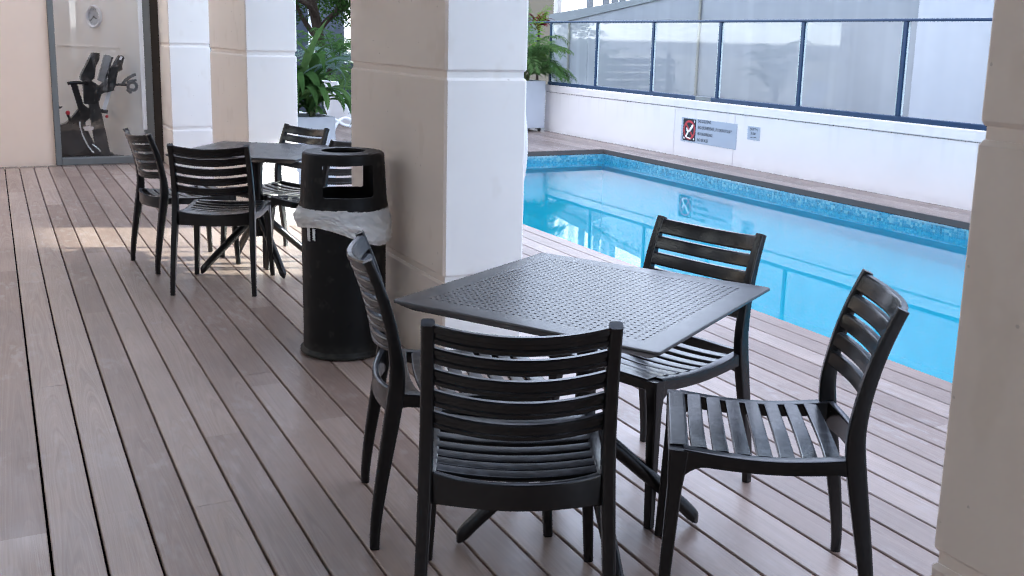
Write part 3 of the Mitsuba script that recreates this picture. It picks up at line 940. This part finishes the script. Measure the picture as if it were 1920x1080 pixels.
def lathe(prof, sections=56):
    th = np.arange(sections) * 2 * PI / sections
    return loft([[(r * math.cos(a), r * math.sin(a), z) for a in th] for r, z in prof], cap=False)


bin_t = thing('litter_bin', 'round black litter bin with a hooded lid standing against the middle pillar', 'bin')
Mb = np.eye(4)
Mb[:3, 3] = (BX, BYY, 0.001)
body = lathe([(0.0, 0.004), (0.198, 0.004), (0.203, 0.008), (0.203, 0.017), (0.196, 0.024), (0.189, 0.032), (0.187, 0.10), (0.189, 0.40), (0.190, 0.66), (0.186, 0.665), (0.182, 0.66), (0.180, 0.3)])
add('body', moved(body, Mb), 'bin_plastic', bin_t, smooth=35)
outer = m3.Manifold.revolve(m3.CrossSection([[(0, 0.672), (0.197, 0.672), (0.199, 0.678), (0.199, 0.690), (0.1955, 0.697), (0.193, 0.72), (0.183, 0.905), (0.180, 0.917), (0.172, 0.923), (0.10, 0.926), (0, 0.926)]]), 64)
inner = m3.Manifold.revolve(m3.CrossSection([[(0, 0.60), (0.188, 0.60), (0.186, 0.70), (0.177, 0.900), (0.170, 0.914), (0, 0.916)]]), 64)
lid = outer - inner - m3.Manifold.cylinder(0.2, 0.097, 0.097, 48).translate((0.0, 0.0, 0.82))
op = m3.CrossSection(m3.CrossSection([[tuple(p) for p in rrect(0.222, 0.142, 0.012, 4)]]).to_polygons())
opm = m3.Manifold.extrude(op, 0.6).translate((0, 0, -0.3)).rotate((90, 0, 0)).rotate((0, 0, math.degrees(FRONT) + 90)).translate((0, 0, 0.806))
lid = lid - opm
add('lid', moved(unman(lid), Mb), 'bin_plastic', bin_t, smooth=30)

# plastic bag folded over the rim: a thing held by the bin
nth, nv = 320, 44
th = np.arange(nth) * 2 * PI / nth
V = np.zeros((nv, nth, 3))
left, frontc = math.radians(-163), math.radians(-70)
for i in range(nv):
    v = i / (nv - 1)
    da = np.cos(th - left)
    zlow = 0.538 + 0.060 * np.clip(da, -0.3, 1) + 0.010 * np.cos(3 * th + 0.6)
    z = 0.684 * (1 - v) + zlow * v
    fold = meshkit.fbm(np.stack([np.cos(th) * 2.6 + 0.9 * v, np.sin(th) * 2.6 - 1.3 * v, 0 * th + 3.3 * v], -1), 4, 2) - 0.5
    crease = np.abs(meshkit.fbm(np.stack([np.cos(th + 0.8 * v) * 3.1, np.sin(th + 0.8 * v) * 3.1, 0 * th + 1.3 * v + 4], -1), 3, 6) - 0.5)
    w1 = th * 5.0 + 5.5 * v + 1.6 * fold
    c1 = np.abs(meshkit.noise(np.stack([w1 * 1.0, 2.5 * v + 0 * th, 0 * th + 2], -1), 3) - 0.5) * 2
    w2 = th * 9.0 - 7.0 * v + 2.0 * fold
    c2 = np.abs(meshkit.noise(np.stack([w2, 4.0 * v + 0 * th, 0 * th + 7], -1), 4) - 0.5) * 2
    ends = np.clip((PI - np.abs((th % (2 * PI)) - PI)) / 0.4, 0, 1)
    r = 0.193 + 0.012 * math.sin(v * PI) + 0.014 * fold * (0.4 + v) + 0.012 * crease * (0.3 + v) + ends * (0.012 * (1 - c1) ** 3 + 0.009 * (1 - c2) ** 3) * (0.35 + 0.65 * v) + 0.020 * np.clip(np.cos(th - left), 0, 1) ** 6 * math.sin(min(1, v * 1.2) * PI) + 0.003 * v
    r = np.maximum(r, 0.1925)
    V[i] = np.stack([r * np.cos(th), r * np.sin(th), z], -1)
bag = loft(V, cap=False)
bt = thing('bin_bag', 'crumpled translucent white bin bag folded over the rim of the black bin', 'bag')
add('film', moved(bag, Mb), 'bag_plastic', bt, smooth=60)
sc = []
for a0, w, h in ((-160, 0.020, 0.040), (-150, 0.016, 0.034)):
    a = math.radians(a0)
    c = np.array([0.1925 * math.cos(a), 0.1925 * math.sin(a), 0])
    tt = np.array([-math.sin(a), math.cos(a), 0])
    n_ = np.array([math.cos(a), math.sin(a), 0])
    z0_ = 0.575
    sc.append(hull([c + tt * x + n_ * o + np.array([0, 0, z0_ + z]) for o in (0.001, 0.003) for x, z in ((-w / 2, 0.02), (w / 2, 0.02), (w / 2, -h), (w / 4, -h * 0.5), (-w / 3, -h * 0.9))]))
add('torn_strip', moved(cat(*sc), Mb), 'paper', bt)

# ------------------------------------------------------------------ life ring on the hidden side of the middle pillar
t = thing('life_ring', 'red and white life ring hung on the pool side of the middle pillar', 'life ring')


def ring_arc(a0, a1, r=0.062, R=0.30, n=20):
    th_ = np.radians(np.linspace(a0, a1, n))
    return tube(np.stack([0 * th_ + PX1 + 0.075, 4.45 + R * np.cos(th_), 0.95 + R * np.sin(th_)], 1), r, 16)


for k in range(4):
    c = 0 + 90 * k
    add('segment', ring_arc(c - 36, c + 36), 'ring_red', t, smooth=50)
    add('band', ring_arc(c + 36.2, c + 53.8, 0.066, n=8), 'sign_white', t, smooth=50)
add('rope', tube(catmull([(PX1 + 0.10, 4.45 + 0.41 * math.cos(q_), 0.95 + 0.41 * math.sin(q_)) for q_ in np.linspace(2.4, 4.2, 7)], 30), 0.011, 8), 'sign_white', t, smooth=50)
add('hook', tube([(PX1 - 0.01, 4.40, 1.20), (PX1 + 0.15, 4.40, 1.20), (PX1 + 0.15, 4.40, 1.27)], 0.010, 8), 'white_metal', t)


# ------------------------------------------------------------------ planters and plants
def planter(x0, x1, y0, y1, z1, label):
    t = thing('planter', label, 'planter', 'white planters on castors')
    w = 0.03
    add('box', cat(cbox(x0, x1, y0, y0 + w, 0.06, z1, 0.004), cbox(x0, x1, y1 - w, y1, 0.06, z1, 0.004), cbox(x0, x0 + w, y0 + w, y1 - w, 0.061, z1 - 0.001), cbox(x1 - w, x1, y0 + w, y1 - w, 0.061, z1 - 0.001), cbox(x0 + 0.01, x1 - 0.01, y0 + 0.01, y1 - 0.01, 0.055, 0.08)), 'planter_white', t)
    add('soil', cbox(x0 + w, x1 - w, y0 + w, y1 - w, z1 - 0.12, z1 - 0.05), 'soil', t)
    for x in (x0 + 0.06, x1 - 0.06):
        for y in (y0 + 0.06, y1 - 0.06):
            wh = trimesh.creation.cylinder(0.026, 0.022, sections=16)
            wh.apply_transform(trimesh.transformations.rotation_matrix(PI / 2, (1, 0, 0)))
            wh.apply_translation((x, y, 0.027))
            add('castor', cat(wh, cbox(x - 0.018, x + 0.018, y - 0.016, y + 0.016, 0.042, 0.056)), 'machine_black', t)


planter(2.09, 2.55, 8.28, 8.72, 0.755, 'white planter with the broad leaved plant, close behind the second pillar')
planter(7.18, 7.715, 14.03, 14.50, 0.79, 'white planter with the palm, in the corner at the end of the pool wall')


def strap(base, direction, L, w, droop, rise, n=14, twist=0.0):
    """One strap leaf: folded along its midrib, arching over."""
    dxy = np.array([math.cos(direction), math.sin(direction), 0.0])
    side = np.array([-dxy[1], dxy[0], 0.0])
    pts, ang = [np.array(base, float)], rise
    for i in range(n):
        pts.append(pts[-1] + (L / n) * (dxy * math.cos(ang) + np.array([0, 0, math.sin(ang)])))
        ang -= droop / n * (0.4 + 1.4 * i / n)
    V, F = [], []
    for i, p in enumerate(pts):
        u = i / n
        ww = w * (math.sin(PI * min(1, 0.12 + 0.88 * u) ** 0.75) ** 0.7 if u < 1 else 0.02) * 0.5 + 0.002
        t_ = pts[min(i + 1, n)] - pts[max(i - 1, 0)]
        t_ /= np.linalg.norm(t_)
        tw = twist * u
        up = np.cross(side, t_) * -1
        up /= np.linalg.norm(up)
        s_ = side * math.cos(tw) + up * math.sin(tw)
        u_ = up * math.cos(tw) - side * math.sin(tw)
        wav = 0.10 * ww * math.sin(u * 19 + L * 40)
        V += [p + s_ * ww + u_ * (0.28 * ww + wav), p, p - s_ * ww + u_ * (0.28 * ww - wav)]
    for i in range(n):
        for j in (0, 1):
            a_ = i * 3 + j
            F += [(a_, a_ + 1, a_ + 4), (a_, a_ + 4, a_ + 3)]
    return trimesh.Trimesh(V, F, process=False)


rg = random.Random(11)
t = thing('dracaena', 'broad leaved green plant in the white planter behind the second pillar', 'plant')
stems = [((2.27, 8.52), 1.02), ((2.38, 8.45), 0.90), ((2.44, 8.55), 1.12), ((2.20, 8.40), 0.95)]
for (x, y), h in stems:
    add('stem', tube([(x, y, 0.66), (x + 0.01, y, 0.66 + (h - 0.66) * 0.5), (x, y + 0.01, h)], [0.017, 0.015, 0.011], 8), 'stem_green', t, smooth=True)
for (x, y), h in stems:
    for k in range(15):
        z = 0.74 + (h - 0.74) * (k + 1) / 12
        d_ = k * 2.4 + rg.uniform(-0.4, 0.4) + x * 9
        add('leaf', strap((x, y, z), d_, rg.uniform(0.38, 0.62), rg.uniform(0.06, 0.10), rg.uniform(1.4, 2.9), rg.uniform(0.5, 1.2), twist=rg.uniform(-0.5, 0.5)),
            'leaf_dark' if rg.random() < 0.75 else 'leaf_palm', t, smooth=True)
for (b_, d_, L, w, dr_, ri, m_) in (((2.30, 8.45, 1.0), 0.3, 0.62, 0.12, 0.30, 1.22, 'leaf_palm'), ((2.30, 8.40, 1.08), -0.3, 0.52, 0.085, 2.9, 0.75, 'leaf_silver'), ((2.24, 8.4, 1.02), 3.0, 0.4, 0.07, 1.0, 1.2, 'leaf_palm'),
                                   ((2.36, 8.36, 0.92), -0.5, 0.50, 0.08, 2.6, 0.5, 'leaf_silver'), ((2.44, 8.5, 1.05), 0.2, 0.5, 0.06, 1.9, 0.9, 'leaf_dark'), ((2.44, 8.42, 0.95), -0.15, 0.46, 0.085, 2.9, 0.4, 'leaf_silver'), ((2.40, 8.40, 1.10), -0.2, 0.60, 0.10, 2.5, 0.8, 'leaf_silver'), ((2.46, 8.44, 0.88), 0.1, 0.5, 0.08, 2.2, 0.7, 'leaf_palm'), ((2.30, 8.36, 0.90), -1.2, 0.45, 0.09, 2.6, 0.7, 'leaf_palm')):
    add('leaf', strap(b_, d_, L, w, dr_, ri), m_, t, smooth=True)


def frond(base, direction, L, droop, rise, leaflets=22, ll=0.2, lw=0.016, n=16, hang=0.35):
    dxy = np.array([math.cos(direction), math.sin(direction), 0.0])
    side = np.array([-dxy[1], dxy[0], 0.0])
    pts, ang = [np.array(base, float)], rise
    for i in range(n):
        pts.append(pts[-1] + (L / n) * (dxy * math.cos(ang) + np.array([0, 0, math.sin(ang)])))
        ang -= droop / n * (0.3 + 1.5 * i / n)
    pts = np.array(pts)
    ms = [tube(pts, np.linspace(0.007, 0.002, len(pts)), 5)]
    V, F = [], []
    for i in range(leaflets):
        u = 0.18 + 0.82 * (i + 0.5) / leaflets
        q_ = u * n
        k = min(int(q_), n - 1)
        p = pts[k] + (pts[k + 1] - pts[k]) * (q_ - k)
        t_ = pts[k + 1] - pts[k]
        t_ = t_ / np.linalg.norm(t_)
        l = ll * (0.45 + 0.55 * math.sin(PI * min(1, u * 1.05) ** 0.8)) * rg.uniform(0.85, 1.1)
        for s in (-1, 1):
            dd = side * s * 0.80 + t_ * 0.55 + np.array([0, 0, rg.uniform(-0.1, 0.25)])
            dd /= np.linalg.norm(dd)
            mid, tip = p + dd * l * 0.5, p + dd * l + np.array([0, 0, -hang * l])
            nn = np.cross(dd, t_)
            w_ = t_ * lw / 2
            b0 = len(V)
            V += [p, mid + w_, mid - w_, tip]
            F += [(b0, b0 + 1, b0 + 2), (b0 + 2, b0 + 1, b0 + 3)]
    return cat(*ms, trimesh.Trimesh(V, F, process=False))


t = thing('potted_palm', 'feathery green palm in the white planter at the corner of the pool wall', 'plant')
px, py = 7.45, 14.27
for k in range(6):
    add('stem', tube([(px + rg.uniform(-.08, .08), py + rg.uniform(-.08, .08), 0.68), (px + rg.uniform(-.1, .1), py + rg.uniform(-.1, .1), 1.0)], [0.018, 0.012], 7), 'stem_green', t, smooth=True)
for k in range(36):
    d_ = k * 2.39996 + rg.uniform(-.3, .3)
    hi = k % 3
    add('frond', frond((px + rg.uniform(-.07, .07), py + rg.uniform(-.07, .07), 0.78 + 0.1 * hi), d_, rg.uniform(0.6, 1.15), rg.uniform(1.2, 2.7), rg.uniform(0.6, 1.45), 26, 0.24, 0.028),
        ('leaf_palm', 'leaf_dark', 'leaf_palm')[hi], t)
for d_, L, dr_, ri, m_ in ((-0.35, 0.95, 1.7, 0.55, 'leaf_palm'), (-0.15, 0.95, 2.6, 0.75, 'leaf_dark'), (2.6, 1.3, 1.0, 1.45, 'leaf_bright'), (0.5, 1.35, 0.9, 1.35, 'leaf_bright'), (-0.6, 0.9, 1.6, 1.1, 'leaf_bright'), (-2.0, 1.1, 2.0, 1.1, 'leaf_dark'), (0.0, 0.8, 1.9, 0.45, 'leaf_dark'), (-0.7, 0.8, 2.2, 0.6, 'leaf_palm'), (1.2, 1.5, 0.8, 1.45, 'leaf_palm'), (3.4, 1.4, 0.9, 1.4, 'leaf_bright')):
    add('frond', frond((px, py, 0.82), d_, L, dr_, ri, 26, 0.25, 0.024), m_, t)

t = thing('red_plant', 'dark red leaved plant above the end of the railing behind the palm', 'plant')
for k in range(26):
    add('leaf', strap((8.74 + rg.uniform(-.12, .12), 16.2 + rg.uniform(-.1, .1), 1.58 + rg.uniform(0, 0.15)), k * 2.4, rg.uniform(0.26, 0.42), 0.06, 1.6, rg.uniform(0.5, 1.2), 8), 'leaf_red', t, smooth=True)
add('stem', tube([(8.74, 16.2, -0.32), (8.73, 16.2, 0.7), (8.74, 16.2, 1.64)], [0.03, 0.025, 0.02], 7), 'bark', t, smooth=True)

t = thing('fern_palm', 'pale feathery palm growing behind the broad leaved plant', 'plant')
for k in range(22):
    add('frond', frond((4.02 + rg.uniform(-.1, .1), 13.3 + rg.uniform(-.1, .1), 0.55 + 0.25 * (k % 3)), k * 2.4, rg.uniform(0.6, 0.95), rg.uniform(1.3, 2.4), rg.uniform(0.8, 1.35), 22, 0.2, 0.024), ('leaf_palm', 'leaf_silver', 'leaf_dark')[k % 3], t)
add('stem', tube([(4.02, 13.3, -0.02), (4.0, 13.3, 0.6), (4.02, 13.3, 1.0)], [0.05, 0.045, 0.04], 9), 'bark', t, smooth=True)
for (sx, sy, sh, nlv) in ((4.7, 15.6, 0.75, 130), (5.5, 15.9, 0.85, 130), (6.4, 15.8, 0.8, 110)):
    t = thing('shrub', {4.7: 'dark leafy shrub behind the pale palm', 5.5: 'dark leafy shrub hidden behind the middle pillar, left one', 6.4: 'dark leafy shrub hidden behind the middle pillar, right one'}[sx], 'shrub')
    lv = []
    for k in range(nlv):
        c = np.array([rg.gauss(0, 0.26), rg.gauss(0, 0.24), abs(rg.gauss(0.45, 0.26))]) * np.array([1, 1, sh / 0.75])
        lv.append(strap(c + np.array([sx, sy, 0.1]), rg.uniform(0, 6.3), rg.uniform(0.14, 0.26), 0.05, 1.5, rg.uniform(-0.2, 1.2), 5))
    add('foliage', cat(*lv), 'leaf_dark', t, smooth=True)
    add('stem', tube([(sx, sy, -0.05), (sx + 0.02, sy, 0.4)], [0.03, 0.02], 7), 'bark', t)

t = thing('tree', 'dark branching tree behind the potted plants, crown above the photo', 'tree')
tx, ty = 5.55, 19.0
trunk = catmull([(tx, ty, -0.1), (tx + 0.03, ty, 0.9), (tx - 0.06, ty, 1.7), (tx - 0.22, ty + 0.1, 2.5), (tx - 0.3, ty, 3.6)], 24)
add('trunk', tube(trunk, np.linspace(0.13, 0.06, 24), 12), 'bark', t, smooth=True)
limbs = [[(tx - 0.02, ty, 1.45), (tx + 0.35, ty - 0.1, 1.85), (tx + 0.8, ty, 2.15), (tx + 1.3, ty + 0.2, 2.9)], [(tx - 0.05, ty, 1.7), (tx - 0.35, ty - 0.2, 2.0), (tx - 0.7, ty - 0.1, 2.2), (tx - 1.2, ty, 3.0)],
         [(tx - 0.1, ty, 1.95), (tx + 0.2, ty + 0.3, 2.5), (tx + 0.5, ty + 0.5, 3.4)], [(tx - 0.03, ty, 1.35), (tx - 0.3, ty + 0.1, 1.75), (tx - 0.55, ty, 2.3)], [(tx + 0.3, ty - 0.08, 1.8), (tx + 0.42, ty, 2.2), (tx + 0.4, ty, 2.9)]]
for l in limbs:
    add('limb', tube(catmull(l, 14), np.linspace(0.06, 0.02, 14), 8), 'bark', t, smooth=True)
nL = 9000
rs = np.random.RandomState(5)
cen = rs.randn(46, 3) * np.array([0.95, 0.9, 0.55]) + np.array([tx, ty, 3.1])
cen[:16, 2] = rs.uniform(1.75, 2.4, 16)
cen[:16, 0] = tx + rs.uniform(-1.3, 1.3, 16)
pts = cen[rs.randint(0, len(cen), nL)] + rs.randn(nL, 3) * 0.17
a1 = rs.randn(nL, 3)
a1 /= np.linalg.norm(a1, axis=1, keepdims=True)
a2 = np.cross(a1, rs.randn(nL, 3))
a2 /= np.linalg.norm(a2, axis=1, keepdims=True)
V = np.stack([pts - a1 * 0.05, pts + a2 * 0.018, pts + a1 * 0.05, pts - a2 * 0.018], 1).reshape(-1, 3)
o = np.arange(nL)[:, None] * 4
add('crown', trimesh.Trimesh(V, np.vstack([o + [0, 1, 2], o + [0, 2, 3]]), process=False), 'leaf_tree', t)

# ------------------------------------------------------------------ sun lounger past the pool end
t = thing('sun_lounger', 'white tubular sun lounger half hidden behind the middle pillar', 'sun lounger')
LX, LY = 3.72, 12.2


def L_(u, v, z):
    a_ = math.radians(14)
    return (LX + u * math.cos(a_) - v * math.sin(a_), LY + u * math.sin(a_) + v * math.cos(a_), z)


for v in (0.0, 0.62):
    add('rail', tube(catmull([L_(-0.18, v, 0.46), L_(0.1, v, 0.36), L_(0.35, v, 0.30), L_(1.1, v, 0.30), L_(1.75, v, 0.31)], 26), 0.017, 10), 'white_metal', t, smooth=True)
    add('leg', tube(catmull([L_(-0.02, v, 0.0), L_(0.02, v, 0.26), L_(0.13, v, 0.40), L_(0.27, v, 0.38), L_(0.36, v, 0.22), L_(0.42, v, 0.0)], 30), 0.017, 10), 'white_metal', t, smooth=True)
    add('leg', tube(catmull([L_(1.4, v, 0.0), L_(1.45, v, 0.25), L_(1.56, v, 0.31)], 14), 0.017, 10), 'white_metal', t, smooth=True)
add('sling', hull([L_(u, v, z) for v in (0.02, 0.60) for u, z in ((0.33, 0.305), (0.33, 0.315), (1.75, 0.31), (1.75, 0.32))]), 'white_metal', t)
add('backrest', hull([L_(u, v, z) for v in (0.02, 0.60) for u, z in ((0.33, 0.31), (0.34, 0.30), (0.10, 0.86), (0.08, 0.855))]), 'white_metal', t)
